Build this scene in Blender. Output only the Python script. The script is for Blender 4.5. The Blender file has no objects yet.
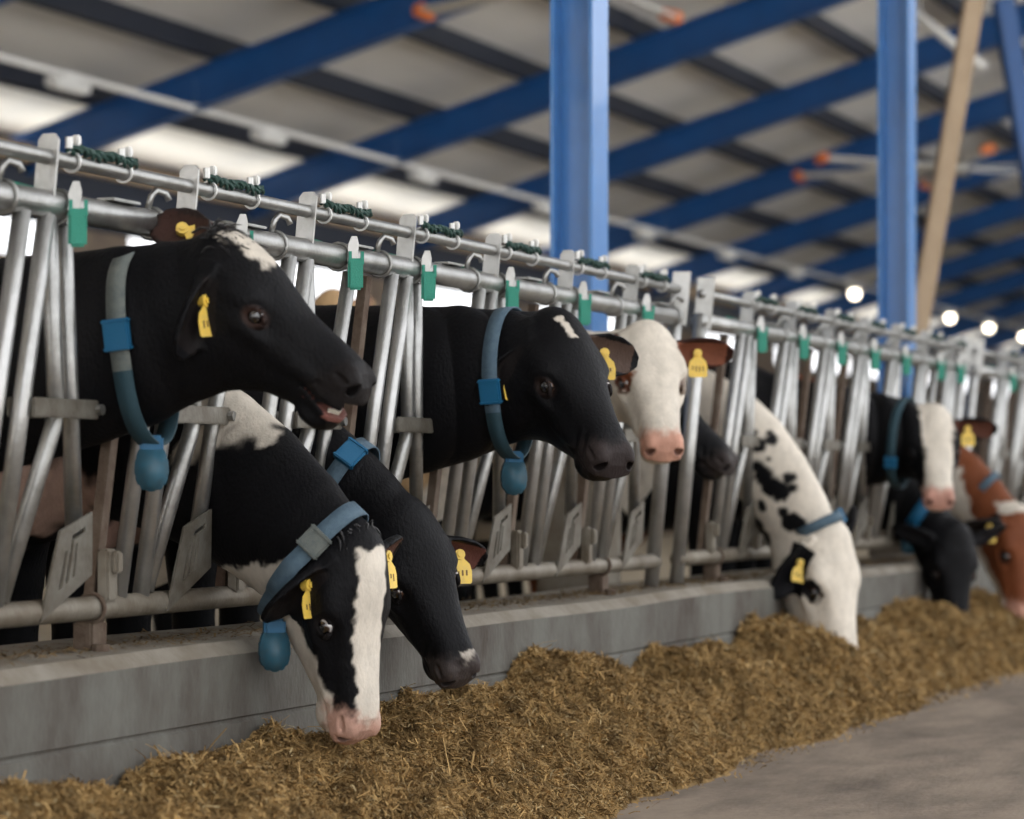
import bpy, bmesh, math, random
import numpy as np
from mathutils import Vector, Matrix
random.seed(7); RNG = np.random.default_rng(7)
S = bpy.context.scene; COL = S.collection

# ------------------------------------------------------------------ camera
F, TH, CX, CY, D0, H = 2989., math.radians(20), 512., 482., 3.17, .85
CAM = np.array([0, -D0, H])
cd = bpy.data.cameras.new('camera'); camo = bpy.data.objects.new('camera', cd); COL.objects.link(camo)
camo.location = CAM; camo.rotation_euler = (math.pi/2, 0, TH - math.pi/2)
cd.sensor_fit = 'HORIZONTAL'; cd.sensor_width = 36; cd.lens = F*36/1024
cd.shift_y = (CY - 409.5)/1024; cd.clip_end = 1000
cd.dof.use_dof = True; cd.dof.focus_distance = 7.6; cd.dof.aperture_fstop = 2.9
S.camera = camo
# ------------------------------------------------------------------ world, sun, exposure
W = bpy.data.worlds.new('sky'); S.world = W; W.use_nodes = True
bg = W.node_tree.nodes['Background']; bg.inputs[0].default_value = (.96, .97, 1.0, 1); bg.inputs[1].default_value = 1.25
sd = bpy.data.lights.new('sun', 'SUN'); sd.energy = 13.0; sd.angle = math.radians(4); sd.color = (1, .97, .93)
so = bpy.data.objects.new('sun', sd); COL.objects.link(so)
so.rotation_euler = Vector((.25, -.80, -.75)).to_track_quat('-Z', 'Y').to_euler()
S.view_settings.view_transform = 'Standard'; S.view_settings.look = 'None'
S.view_settings.gamma = 1; S.view_settings.use_curve_mapping = False
S.view_settings.exposure = .95

# pixel of the photograph -> point of the world on a given plane
def ray(px, py):
    f = np.array([math.cos(TH), math.sin(TH), 0]); r = np.array([math.sin(TH), -math.cos(TH), 0])
    return f + r*(px-CX)/F + np.array([0, 0, 1.])*(CY-py)/F
def at_x(px, py, X): r = ray(px, py); return CAM + r*(X/r[0])
ZB, TILT = .568, .095                     # the stall front leans towards the feed
def fy(z): return -(z-ZB)*TILT

# ------------------------------------------------------------------ helpers
def tag(o, label=None, cat=None, group=None, kind=None):
    if label: o['label'] = label
    if cat: o['category'] = cat
    if group: o['group'] = group
    if kind: o['kind'] = kind
    return o
def thing(name, label, cat, loc=(0, 0, 0), group=None):
    o = bpy.data.objects.new(name, None); COL.objects.link(o); o.location = loc; o.empty_display_size = .1
    return tag(o, label, cat, group)
def link(name, me, m, parent=None, smooth=False):
    o = bpy.data.objects.new(name, me); COL.objects.link(o)
    if m: me.materials.append(m)
    if smooth: me.shade_smooth()
    if parent:
        o.parent = parent
        L = Vector(parent.location) if parent.parent is None else Vector(parent.parent.location)
        if parent.parent is None: o.matrix_parent_inverse = Matrix.Translation(-L)
    return o
def obj(name, bm, m, parent=None, smooth=False):
    bmesh.ops.recalc_face_normals(bm, faces=bm.faces[:])
    me = bpy.data.meshes.new(name); bm.to_mesh(me); bm.free()
    return link(name, me, m, parent, smooth)
def np_mesh(name, V, Q):
    me = bpy.data.meshes.new(name); V = np.asarray(V, np.float32); Q = np.asarray(Q, np.int32); k = Q.shape[1]
    me.vertices.add(len(V)); me.vertices.foreach_set('co', V.ravel())
    me.loops.add(Q.size); me.loops.foreach_set('vertex_index', Q.ravel())
    me.polygons.add(len(Q)); me.polygons.foreach_set('loop_start', np.arange(0, Q.size, k, dtype=np.int32))
    me.update(calc_edges=True); return me
def set_col(me, name, C):
    a = me.color_attributes.new(name, 'FLOAT_COLOR', 'POINT'); c = np.ones((len(C), 4), np.float32); c[:, :3] = C
    a.data.foreach_set('color', c.ravel())
def nrm(v): v = np.asarray(v, float); return v/np.linalg.norm(v)
def box(bm, c, s, R=None, bev=0):
    M = Matrix.Translation(Vector(c)) @ (R.to_4x4() if R is not None else Matrix()) @ Matrix.Diagonal((*s, 1))
    g = bmesh.ops.create_cube(bm, size=1, matrix=M)
    if bev:
        es = {e for v in g['verts'] for e in v.link_edges}
        bmesh.ops.bevel(bm, geom=list(es), offset=bev, segments=2, affect='EDGES')
def basis(x, z):                          # columns: x, z-hint
    x = Vector(x).normalized(); z = Vector(z); y = z.cross(x).normalized(); z = x.cross(y)
    return Matrix((x, y, z)).transposed()
def tube(bm, pts, r, n=12, cap=True, closed=False):
    pts = [Vector(p) for p in pts]; rs = r if hasattr(r, '__len__') else [r]*len(pts); rings = []; N = len(pts)
    ref = None
    for i, p in enumerate(pts):
        a = pts[i-1] if (i or closed) else p; b = pts[(i+1) % N] if (i < N-1 or closed) else p
        t = (b-a).normalized()
        if ref is None: ref = Vector((0, 0, 1)) if abs(t.z) < .9 else Vector((1, 0, 0))
        u = (ref - t*ref.dot(t)).normalized(); ref = u; v = t.cross(u)
        rings.append([bm.verts.new(p + (u*math.cos(2*math.pi*k/n) + v*math.sin(2*math.pi*k/n))*rs[i]) for k in range(n)])
    M = N if closed else N-1
    for i in range(M):
        A, B = rings[i], rings[(i+1) % N]
        for k in range(n): bm.faces.new((A[k], A[(k+1) % n], B[(k+1) % n], B[k]))
    if cap and not closed: bm.faces.new(rings[0][::-1]); bm.faces.new(rings[-1])
def prism(bm, poly, axis_o, ux, uy, th, hole=None):
    o = Vector(axis_o); ux = Vector(ux); uy = Vector(uy); n = ux.cross(uy).normalized()*th/2
    A = [bm.verts.new(o + ux*a + uy*b + n) for a, b in poly]; B = [bm.verts.new(o + ux*a + uy*b - n) for a, b in poly]
    bm.faces.new(A); bm.faces.new(B[::-1]); k = len(poly)
    for i in range(k): bm.faces.new((A[i], B[i], B[(i+1) % k], A[(i+1) % k]))
def new(): return bmesh.new()
ORD = 'first second third fourth fifth sixth seventh eighth ninth tenth eleventh twelfth thirteenth fourteenth fifteenth sixteenth seventeenth eighteenth nineteenth twentieth'.split()
def ordi(i):
    return ORD[i] if i < 20 else 'twenty-' + ORD[i-20]

# ------------------------------------------------------------------ materials
def mat(name, col, rough=.6, metal=0., var=0., vscale=6., bump=0., bscale=60., col2=None, spec=.5, emit=None, stretch=(1, 1, 1), attr=None, sheen=0., coat=0.):
    m = bpy.data.materials.new(name); m.use_nodes = True; nt = m.node_tree; p = nt.nodes['Principled BSDF']
    N = lambda t: nt.nodes.new(t); Lk = nt.links.new
    p.inputs['Base Color'].default_value = (*col, 1); p.inputs['Roughness'].default_value = rough; p.inputs['Metallic'].default_value = metal
    p.inputs['Specular IOR Level'].default_value = spec; p.inputs['Sheen Weight'].default_value = sheen; p.inputs['Coat Weight'].default_value = coat
    tc = N('ShaderNodeTexCoord'); mp = N('ShaderNodeMapping'); mp.inputs['Scale'].default_value = stretch
    Lk((N('ShaderNodeNewGeometry').outputs['Position']), mp.inputs['Vector'])
    src = None
    if attr:
        a = N('ShaderNodeAttribute'); a.attribute_name = attr; src = a.outputs['Color']
    if var or col2:
        n = N('ShaderNodeTexNoise'); n.inputs['Scale'].default_value = vscale; n.inputs['Detail'].default_value = 6; n.inputs['Roughness'].default_value = .65
        Lk(mp.outputs[0], n.inputs['Vector'])
        r = N('ShaderNodeValToRGB'); r.color_ramp.elements[0].position = .38; r.color_ramp.elements[1].position = .66
        mx = N('ShaderNodeMix'); mx.data_type = 'RGBA'; Lk(n.outputs[0], r.inputs[0]); Lk(r.outputs[0], mx.inputs[0])
        if src:
            mx.blend_type = 'MULTIPLY'; Lk(src, mx.inputs[6]); mx.inputs[7].default_value = (1-var,)*3 + (1,)
        else:
            c2 = col2 or tuple(c*(1-var) for c in col); mx.inputs[6].default_value = (*col, 1); mx.inputs[7].default_value = (*c2, 1)
        src = mx.outputs[2]
    if src: Lk(src, p.inputs['Base Color'])
    if bump:
        n = N('ShaderNodeTexNoise'); n.inputs['Scale'].default_value = bscale; n.inputs['Detail'].default_value = 5; Lk(mp.outputs[0], n.inputs['Vector'])
        b = N('ShaderNodeBump'); b.inputs['Strength'].default_value = bump; b.inputs['Distance'].default_value = .01
        Lk(n.outputs[0], b.inputs['Height']); Lk(b.outputs[0], p.inputs['Normal'])
    if emit: p.inputs['Emission Color'].default_value = (*emit[:3], 1); p.inputs['Emission Strength'].default_value = emit[3]
    return m
M = dict(
    zinc=mat('galvanised_steel', (.36, .36, .35), .36, .85, col2=(.24, .24, .225), vscale=14, bump=.12, bscale=90),
    zinc2=mat('bright_galvanised_steel', (.44, .44, .43), .34, .8, col2=(.31, .31, .295), vscale=10, bump=.1, bscale=80),
    dirty=mat('soiled_steel', (.20, .18, .145), .55, .4, col2=(.11, .085, .056), vscale=9, bump=.2, bscale=80),
    plate=mat('soiled_plate_steel', (.165, .155, .13), .55, .4, col2=(.09, .075, .055), vscale=12, bump=.2, bscale=80),
    rust=mat('rusty_steel', (.115, .085, .06), .8, .1, col2=(.06, .032, .018), vscale=16, bump=.3, bscale=120),
    green=mat('green_plastic', (.01, .23, .155), .45, bump=.25, bscale=260),
    dgreen=mat('dark_green_cord', (.008, .042, .032), .6, bump=.3, bscale=200),
    bolt=mat('white_zinc_bolt', (.62, .62, .6), .4, .4),
    blue=mat('blue_paint', (.004, .078, .27), .38, col2=(.003, .062, .22), vscale=3, spec=.5),
    colblue=mat('glossy_blue_column_paint', (.045, .19, .48), .32, col2=(.035, .165, .43), vscale=4, spec=.5, coat=.3),
    navy=mat('dark_navy_steel', (.006, .012, .028), .6),
    roof=mat('white_roof_panel', (.88, .88, .88), .55, col2=(.80, .80, .80), vscale=1.2, stretch=(.2, 1, 1)),
    beige=mat('beige_steel', (.42, .31, .20), .6, col2=(.36, .26, .165), vscale=5),
    white=mat('white_enamel', (.72, .72, .70), .5),
    orange=mat('orange_plastic', (.75, .2, .04), .5),
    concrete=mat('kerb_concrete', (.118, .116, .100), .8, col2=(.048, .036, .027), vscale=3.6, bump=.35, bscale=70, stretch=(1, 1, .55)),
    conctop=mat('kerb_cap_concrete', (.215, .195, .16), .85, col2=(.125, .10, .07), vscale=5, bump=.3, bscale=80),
    floor=mat('alley_concrete', (.245, .192, .142), .85, col2=(.105, .079, .057), vscale=2.6, bump=.25, bscale=40, stretch=(.55, 1.4, 1)),
    dirt=mat('uplight_bedding', (.48, .41, .30), .95, col2=(.34, .27, .18), vscale=3, bump=.4, bscale=30),  # pale bedding added to throw light up onto the roof
    ground=mat('outside_ground', (.5, .49, .46), .95, col2=(.43, .43, .39), vscale=.5),
    wall=mat('stall_wall', (.20, .155, .115), .9, col2=(.10, .075, .06), vscale=1.5),
    coat=mat('cow_coat', (1, 1, 1), .5, attr='Coat', var=.22, vscale=22, bump=.28, bscale=130, spec=.10, stretch=(1, 1, .6)),
    eye=mat('cow_eye', (1, 1, 1), .06, attr='Coat', spec=.8, coat=1.),
    strap=mat('woven_blue_grey_strap', (.075, .125, .165), .75, col2=(.05, .09, .13), vscale=60, bump=.4, bscale=400),
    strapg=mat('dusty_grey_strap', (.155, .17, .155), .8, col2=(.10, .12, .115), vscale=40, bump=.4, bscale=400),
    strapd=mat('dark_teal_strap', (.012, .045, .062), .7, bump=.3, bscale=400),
    buckle=mat('bright_blue_plastic', (.010, .105, .215), .45, spec=.4, bump=.1, bscale=200),
    pend=mat('teal_blue_plastic', (.02, .095, .145), .5, col2=(.035, .085, .115), vscale=40),
    yellow=mat('yellow_tag_plastic', (.78, .53, .07), .5, col2=(.66, .46, .10), vscale=60),
    ink=mat('dark_ink', (.16, .09, .03), .7),
    hairb=mat('black_hair', (.012, .011, .012), .5, sheen=.1), hairw=mat('cream_hair', (.6, .55, .45), .6),
    tooth=mat('tooth', (.75, .72, .62), .4),
    feed=mat('chopped_silage', (1, 1, 1), .9, attr='Coat', var=.35, vscale=25, bump=.6, bscale=110, spec=.25),
    lamp=mat('lit_lamp_lens', (1, .95, .85), .4, emit=(1, .88, .68, 6)),
)

# ------------------------------------------------------------------ setting
bm = new(); box(bm, (40, -6.1, -.05), (140, 11.8, .1)); tag(obj('floor', bm, M['floor']), kind='structure')
bm = new(); box(bm, (40, 5.65, -.05), (140, 11.7, .1)); tag(obj('floor_stalls', bm, M['dirt']), kind='structure')
bm = new(); box(bm, (40, 71.5, -.09), (500, 120, .1)); tag(obj('ground', bm, M['ground']), kind='structure')
bm = new(); box(bm, (40, -62, -.09), (500, 100, .1)); tag(obj('ground_bounce', bm, mat('pale_bounce_ground', (.66, .65, .62), .9, col2=(.55, .54, .50), vscale=.5)), kind='structure')  # unseen pale ground, added to bounce daylight up to the roof
# kerb: extruded profile with a chamfered cap and a groove between the two pours
bm = new(); X0, X1 = -2, 120
prof = [(-.155, 0), (-.155, .281), (-.148, .286), (-.148, .291), (-.155, .296), (-.16, .44), (-.128, .470), (.26, .472), (.27, .45), (.27, 0)]
xs = np.concatenate([np.arange(X0, 25, .25), np.arange(25, X1+1, 5)]); rows = []
for x in xs:
    j = 0.006*math.sin(x*1.3) + .004*math.sin(x*3.1+1)
    rows.append([bm.verts.new((x, y + j*.6, z + (j*.5 if .43 < z else 0))) for y, z in prof])
for a, b in zip(rows, rows[1:]):
    for k in range(len(prof)-1):
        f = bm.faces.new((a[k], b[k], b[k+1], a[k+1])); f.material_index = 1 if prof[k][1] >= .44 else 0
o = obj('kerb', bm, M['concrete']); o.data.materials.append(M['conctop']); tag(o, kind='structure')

# roof:  underside of the rafters  z = ZR - T*y
ZR, T = 7.2, .30; ANG = math.atan(T); cs = math.cos(ANG)
def zr(y): return ZR - T*y
XA, DX = 25.72, 5.07
YE, YR = 11.4, -5.5                       # eave and ridge
RD, PD = .40, .26                         # depth of rafter and purlin, vertical
up = Vector((0, math.sin(ANG), cs)); along = Vector((0, cs, -math.sin(ANG)))
bm = new(); off = RD + PD
for y0, y1 in ((YR, YE+1.4),):
    n = 60
    ys = np.linspace(y0, y1, n)
    A = [[bm.verts.new((x, y, zr(y) + off + d)) for y in (y0, y1)] for d in (0, .1) for x in (-12, 118)]
    bm.faces.new((A[0][0], A[1][0], A[1][1], A[0][1])); bm.faces.new((A[2][0], A[3][0], A[3][1], A[2][1]))
A = [[bm.verts.new((x, y, z + d)) for y, z in ((YR, zr(YR)+off), (-20, 4.4))] for d in (0, .1) for x in (48, 118)]     # unseen part of the other slope, added to darken the far roof
bm.faces.new((A[0][0], A[1][0], A[1][1], A[0][1])); bm.faces.new((A[2][0], A[3][0], A[3][1], A[2][1]))
tag(obj('ceiling', bm, M['roof']), kind='structure')
bm = new(); box(bm, (83, -19.8, 2.2), (70, .2, 4.4)); tag(obj('wall_light_block', bm, M['wall']), kind='structure')  # unseen wall added below that slope to shut out daylight
def ibeam(bm, p0, p1, upv, h, b, tf=.016, tw=.011):
    p0, p1 = Vector(p0), Vector(p1); R = basis(p1-p0, upv); c = (p0+p1)/2; L = (p1-p0).length; u = R.col[2]
    box(bm, c, (L, tw, h-2*tf), R); box(bm, c+u*(h-tf)/2, (L, b, tf), R); box(bm, c-u*(h-tf)/2, (L, b, tf), R)
ks = range(-4, 17)
for i, k in enumerate(ks):
    x = XA + k*DX; bm = new(); h = RD*cs
    c0 = Vector((x, YR, zr(YR)+RD/2)); c1 = Vector((x, YE, zr(YE)+RD/2))
    ibeam(bm, c0, c1, up, h, .19)
    tag(obj('roof_rafter', bm, M['blue']), 'blue steel roof rafter, %s counted along the barn from the camera' % ordi(i), 'rafter', 'blue roof rafters')
py = [9.15 - 1.29*j for j in range(-2, 12)]
for j, y in enumerate(py):
    bm = new(); z = zr(y) + RD + PD/2
    R = basis((1, 0, 0), up)
    box(bm, (53, y, z), (130, .012, PD*cs), R); box(bm, Vector((53, y, z))+up*(PD*cs/2-.006)+along*.035, (130, .08, .008), R)
    box(bm, Vector((53, y, z))-up*(PD*cs/2-.006)+along*.035, (130, .08, .008), R)
    tag(obj('roof_purlin', bm, M['navy']), 'dark steel roof purlin, %s row up from the eave' % ordi(j), 'purlin', 'dark roof purlins')
# far side wall: low wall, eave beam, light opening between
bm = new(); box(bm, (53, 11.3, 1.48), (130, .2, 2.96)); 
for k in range(34):
    if k % 5 not in (0, 3): box(bm, (24.5+2.6*k, 11.3, 3.19), (1.55 if k % 2 else 1.1, .16, .5))
box(bm, (53, 11.3, 2.99), (130, .18, .12)); tag(obj('wall_back', bm, M['wall']), kind='structure')
bm = new(); box(bm, (53, 11.25, 3.68), (130, .12, .54)); tag(obj('trim_1', bm, M['navy']), kind='structure')
bm = new(); box(bm, (53, 11.2, 4.04), (130, .14, .18)); tag(obj('trim_2', bm, M['beige']), kind='structure')
# columns behind the stall front
for i, (x, y) in enumerate(((10.51, .39), (15.58, .33), (.37, .36), (20.65, .36), (30.79, .36), (40.93, .36))):
    t = thing('roof_column', ['glossy blue steel column rising behind the white-faced brown-eared cow', 'glossy blue steel column beside the leaning beige beam'][i] if i < 2 else
              'blue steel column further along the stall row, %s of the row' % ordi(i), 'column', (x, y, 0), 'blue roof columns')
    bm = new(); top = zr(y)+.02; hh, b = .165, .185
    zc = (top+1.1)/2; L = top-1.1
    box(bm, (x, y, zc), (.010, hh-.03, L)); box(bm, (x, y-hh/2+.0075, zc), (b, .015, L)); box(bm, (x, y+hh/2-.0075, zc), (b, .015, L))
    obj('shaft', bm, M['colblue'], t)
    bm = new(); box(bm, (x, y, .55), (.27, .25, 1.1), bev=.015); obj('pedestal', bm, M['conctop'], t)
# leaning beams
def lean(name, label, p0, p1, w, m):
    t = thing(name, label, 'beam', p0); bm = new(); ibeam(bm, p0, p1, (-.9, -.4, .1), w, w*.9, .014, .012); obj('shaft', bm, m, t)
    bm = new(); box(bm, Vector(p0)+Vector((0, 0, .01)), (w*1.8, w*1.8, .02), bev=.004); obj('base_plate', bm, m, t)
def ats(px, py, s): return CAM + ray(px, py)*s
a = ats(922, 305, 18.5); b = ats(976, -12, 18.5); d = b-a; lo = a - d*(a[2]/d[2]); hi = a + d*1.9
lean('leaning_beam', 'beige steel beam leaning beside the farther blue column', lo, hi, .125, M['beige'])
a = ats(1030, 170, 22); b = ats(1000, -20, 22); d = b-a; lo = a - d*(a[2]/d[2]); hi = a + d*.9
lean('leaning_beam', 'blue steel beam leaning the other way, right of the beige one', lo, hi, .15, M['blue'])
# cable pipe with lamps
YP = 9.4; ZP = zr(YP) + .02
t = thing('ceiling_pipe', 'long thin white pipe running under the roof rafters, carrying lamps', 'pipe', (0, YP, ZP))
bm = new(); tube(bm, [(x, YP, ZP) for x in (-8, 50, 116)], .032, 10); obj('tube', bm, M['white'], t, True)
for k in ks:
    bm = new(); x = XA+k*DX; box(bm, (x, YP, ZP+.03), (.02, .09, .03)); tube(bm, [(x, YP, ZP), (x, YP, ZP+.3)], .006, 6); obj('hanger', bm, M['white'], t)
for i in range(13):
    x = 23.2 + 4.19*i; on = i >= 7
    t = thing('ceiling_lamp', '%s lamp under the white ceiling pipe, %s in the row' % ('lit warm' if on else 'white box', ordi(i)), 'lamp', (x, YP, ZP-.1), 'lamps along the ceiling pipe')
    bm = new(); box(bm, (x, YP, ZP-.085), (.62, .13, .085), bev=.012); box(bm, (x, YP, ZP-.02), (.3, .09, .1), bev=.006); obj('housing', bm, M['white'], t)
    bm = new()
    if on:
        bmesh.ops.create_uvsphere(bm, u_segments=16, v_segments=10, radius=.085, matrix=Matrix.Translation((x-.02, YP, ZP-.17)))
        obj('bulb', bm, M['lamp'], t, True)
    else:
        box(bm, (x, YP, ZP-.134), (.54, .1, .016), bev=.005); obj('lens', bm, M['white'], t)
# big ceiling fans
def fan(px, py, s, R, rot, label):
    c = ats(px, py, s); t = thing('ceiling_fan', label, 'fan', c)
    bm = new(); tube(bm, [c+np.array((0, 0, q)) for q in (-.12, -.1, .1, .14)], [.1, .2, .2, .08], 20); obj('hub', bm, M['zinc'], t, True)
    bm = new(); tube(bm, [c+np.array((0, 0, .1)), (c[0], c[1], zr(c[1])+RD*.5)], .035, 10); obj('down_rod', bm, M['zinc'], t, True)
    for k in range(6):
        a = math.radians(rot + 60*k); d = np.array((math.cos(a), math.sin(a), 0)); bm = new()
        Rm = basis(d, (0, 0, 1)) @ Matrix.Rotation(math.radians(14), 3, 'X')
        box(bm, c + d*(R/2+.1), (R-.25, .17, .022), Rm, .008); bl = obj('blade', bm, M['white'], t)
        bm = new(); box(bm, c + d*(R+.0), (.12, .19, .11), Rm, .02); obj('tip', bm, M['orange'], bl)
fan(575, -22, 24, 2.15, -4, 'white-bladed ceiling fan with orange tips left of the nearer column, mostly above the frame')
fan(955, 168, 40, 2.25, 22, 'white-bladed ceiling fan with orange tips behind the farther column')
t = thing('strip_light', 'short white strip light slanting under the roof between column and beige beam', 'lamp', ats(945, 40, 30))
bm = new(); tube(bm, [ats(905, 6, 30), ats(984, 68, 30)], .05, 10); obj('tube', bm, M['white'], t, True)
bm = new(); q = ats(920, 18, 30); tube(bm, [q, (q[0], q[1], zr(q[1])+.1)], .012, 6); obj('hanger', bm, M['zinc'], t)

# ------------------------------------------------------------------ stall front (head locks)
def P(x, z, o=0.): return (x, fy(z)+o, z)                 # o < 0: towards the feed
ZH, ZS = 1.437, 1.536                                     # head rail, thin upper rail
def ring(bm, c, r, rr, n=16, m=6, ax='x'):
    pts = [(c[0], c[1]+r*math.cos(a), c[2]+r*math.sin(a)) for a in np.linspace(0, 2*math.pi, n, endpoint=False)]
    tube(bm, pts, rr, m, closed=True)
def plate_mesh(px_, TL, TR, BR, BL, logo=True):
    # neck plate with the cut-out maker's mark (A I T strokes) made as real slots
    bm = new(); th = .006
    def Q(a, b):   # bilinear on the plate
        p = [(1-a)*(1-b)*BL[i] + a*(1-b)*BR[i] + a*b*TR[i] + (1-a)*b*TL[i] for i in (0, 1)]; return p
    # cut grid: cells, slots left open
    us = [0, .2, .28, .36, .42, .50, .56, .62, .72, .80, .88, 1]; vs = [0, .14, .22, .36, .46, .6, .68, .76, .84, 1]
    def slot(i, j):
        if not logo: return False
        u = (us[i]+us[i+1])/2; v = (vs[j]+vs[j+1])/2
        if .22 < v < .68 and (.56 < u < .62): return True                  # I
        if .22 < v < .68 and (.28 < u < .36): return True                  # A left leg
        if .22 < v < .76 and (.42 < u < .50): return True                  # A right leg
        if .76 < v < .84 and .42 < u < .80: return True                    # bar of the T
        if .46 < v < .76 and .72 < u < .80: return False
        return False
    V = {}
    def vert(i, j, s):
        k = (i, j, s)
        if k not in V:
            a, b = Q(us[i], vs[j]); V[k] = bm.verts.new(P(px_+a, b, -.028 + s*th))
        return V[k]
    ni, nj = len(us)-1, len(vs)-1; cell = [[not slot(i, j) for j in range(nj)] for i in range(ni)]
    for i in range(ni):
        for j in range(nj):
            if not cell[i][j]: continue
            for s in (0, 1): bm.faces.new((vert(i, j, s), vert(i+1, j, s), vert(i+1, j+1, s), vert(i, j+1, s)))
            for (di, dj, e) in ((-1, 0, ((i, j), (i, j+1))), (1, 0, ((i+1, j), (i+1, j+1))), (0, -1, ((i, j), (i+1, j))), (0, 1, ((i, j+1), (i+1, j+1)))):
                a, b = i+di, j+dj
                if not (0 <= a < ni and 0 <= b < nj) or not cell[a][b]:
                    bm.faces.new((vert(*e[0], 0), vert(*e[1], 0), vert(*e[1], 1), vert(*e[0], 1)))
    return bm
def module(t, bx, closed, rnd, gr=(.58, 1.40)):
    J = lambda: rnd.uniform(-.006, .006)
    bm = new(); x = bx; z0, z1 = ZH-.01, ZS+.055
    prism(bm, [(-.024, -.01), (.024, -.01), (.024, .135), (.014, .148), (-.014, .148), (-.024, .135)], (x, fy(ZH), ZH), (0, 1, 0), (0, -.095, 1), .008)
    prism(bm, [(0, 0), (.03, 0), (.03, .12), (0, .12)], (x, fy(ZH)+.024, ZH), (1, 0, 0), (0, -.095, 1), .006)
    obj('rail_bracket', bm, M['zinc2'], t)
    for (xt, xb) in ((-.11, -.178), (-.005, -.066)):
        bm = new(); tube(bm, [P(bx+xt, 1.415, -.012), P(bx+xb, .588, 0)], .0195, 12); obj('fixed_bar', bm, M['zinc2'], t, True)
    bm = new(); tube(bm, [P(bx+.022, 1.415), P(bx+.118, 1.05), P(bx+.127, 1.01), P(bx+.122, .97), P(bx-.045, .60)], .0195, 12); obj('bent_bar', bm, M['zinc'], t, True)
    # rusty guide bar (channel)
    bm = new(); gx = lambda z: bx-.214-.051*(1.40-z)/.82; g0, g1 = gr or (.58, .70)
    a = Vector(P(gx(g1), g1, .012)); b = Vector(P(gx(g0), g0, .012)); R = basis(b-a, (0, -1, 0)); c = (a+b)/2; L = (b-a).length
    box(bm, c, (L, .034, .006), R); box(bm, c + R.col[1]*.016 + R.col[2]*-.010, (L, .005, .022), R); box(bm, c - R.col[1]*.016 + R.col[2]*-.010, (L, .005, .022), R)
    obj('guide_bar', bm, M['rust'], t)
    bm = new(); box(bm, P(bx-.262, .64, -.012), (.05, .03, .12), bev=.006); box(bm, P(bx-.256, .67, -.03), (.03, .02, .05), bev=.005); obj('guide_foot', bm, M['dirty'], t)
    # link: two flat straps and a bolt
    bm = new()
    for o in (-.034, .026): box(bm, P(bx+.11, 1.008, o), (.29, .007, .042), bev=.003)
    obj('link_plate', bm, M['plate'], t)
    bm = new(); tube(bm, [P(bx+.245, 1.008, -.052), P(bx+.245, 1.008, .04)], .012, 8); obj('pivot_bolt', bm, M['zinc'], t)
    # swinging bar with plate and latch
    if closed: xt, xp, xb = .30 + J(), .237, .195 + J()
    else: xt, xp, xb = .095 + J(), .195, .268 + J()
    bm = new(); tube(bm, [P(bx+xt, 1.40), P(bx+xp, 1.0), P(bx+xb, .70)], .0195, 12); sw = obj('swing_bar', bm, M['zinc'], t, True)
    dx = xb - .195 - .05
    bm = plate_mesh(bx+dx, (.125, .745), (.262, .785), (.285, .645), (.07, .548)); obj('neck_plate', bm, M['plate'], sw)
    # latch on the head rail
    lx = bx + (.22 if closed else .06)
    bm = new(); ring(bm, (lx, fy(ZH), ZH), .035, .005); obj('latch_ring', bm, M['zinc'], t, True)
    bm = new()
    prism(bm, [(-.012, -.04), (.012, -.04), (.014, .03), (.007, .052), (-.007, .052), (-.014, .03)], (lx, fy(ZH)-.040, ZH), (0.5, -.86, 0), (0, -.095, 1), .010)
    la = obj('latch', bm, M['zinc2'], t)
    bm = new(); Rg = basis((.5, -.86, 0), (0, -.095, 1)); box(bm, (lx-.004, fy(ZH)-.05, ZH-.047), (.04, .016, .082), Rg, .006)
    for s in (-1, 1): box(bm, Vector((lx-.004, fy(ZH)-.052, ZH-.005)) + Rg.col[0]*s*.016, (.008, .014, .034), Rg)
    obj('grip', bm, M['green'], la)
    bm = new(); tube(bm, [(lx-.13, fy(ZH)+.055, ZH+.038), (lx, fy(ZH)+.05, ZH+.032)], .011, 8); obj('release_rod', bm, M['green'], la, True)
    # hook clamp round the head rail
    hx = bx+.50; bm = new(); ring(bm, (hx, fy(ZH), ZH), .034, .0055)
    tube(bm, [(hx-.02, fy(ZH), ZH+.03), (hx-.012, fy(ZH)-.005, ZH+.06), (hx+.002, fy(ZH)-.012, ZH+.074), (hx+.02, fy(ZH)-.026, ZH+.068), (hx+.024, fy(ZH)-.032, ZH+.052)], .008, 8)
    obj('hook_clamp', bm, M['zinc'], t, True)
    bm = new(); box(bm, (hx-.17, fy(ZH)-.006, ZH+.034), (.13, .045, .006), bev=.002); obj('rail_tab', bm, M['zinc'], t)
    # dark green twisted cord with bolts on the thin upper rail
    y = fy(ZS); bm = new(); xs_ = np.linspace(bx+.075, bx+.385, 40)
    for ph in (0, math.pi):
        tube(bm, [(x, y-.012+.008*math.cos(ph+i*.85), ZS+.022+.005*math.sin(i*.35+bx)+.008*math.sin(ph+i*.85)) for i, x in enumerate(xs_)], .0045, 6)
    for i in range(5, 36, 6): box(bm, (xs_[i], y-.012, ZS+.026), (.028, .015, .02), Matrix.Rotation(i*.7, 3, 'X'), .004)
    co = obj('release_cord', bm, M['dgreen'], t)
    for x in (bx+.105, bx+.345):
        bm = new(); ring(bm, (x, y, ZS), .021, .0035, 14, 5); box(bm, (x, y-.012, ZS+.046), (.018, .016, .022), bev=.003); tube(bm, [(x-.03, y-.01, ZS+.05), (x-.03, y-.01, ZS+.026)], .008, 6)
        obj('cord_clip', bm, M['bolt'], co)
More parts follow.
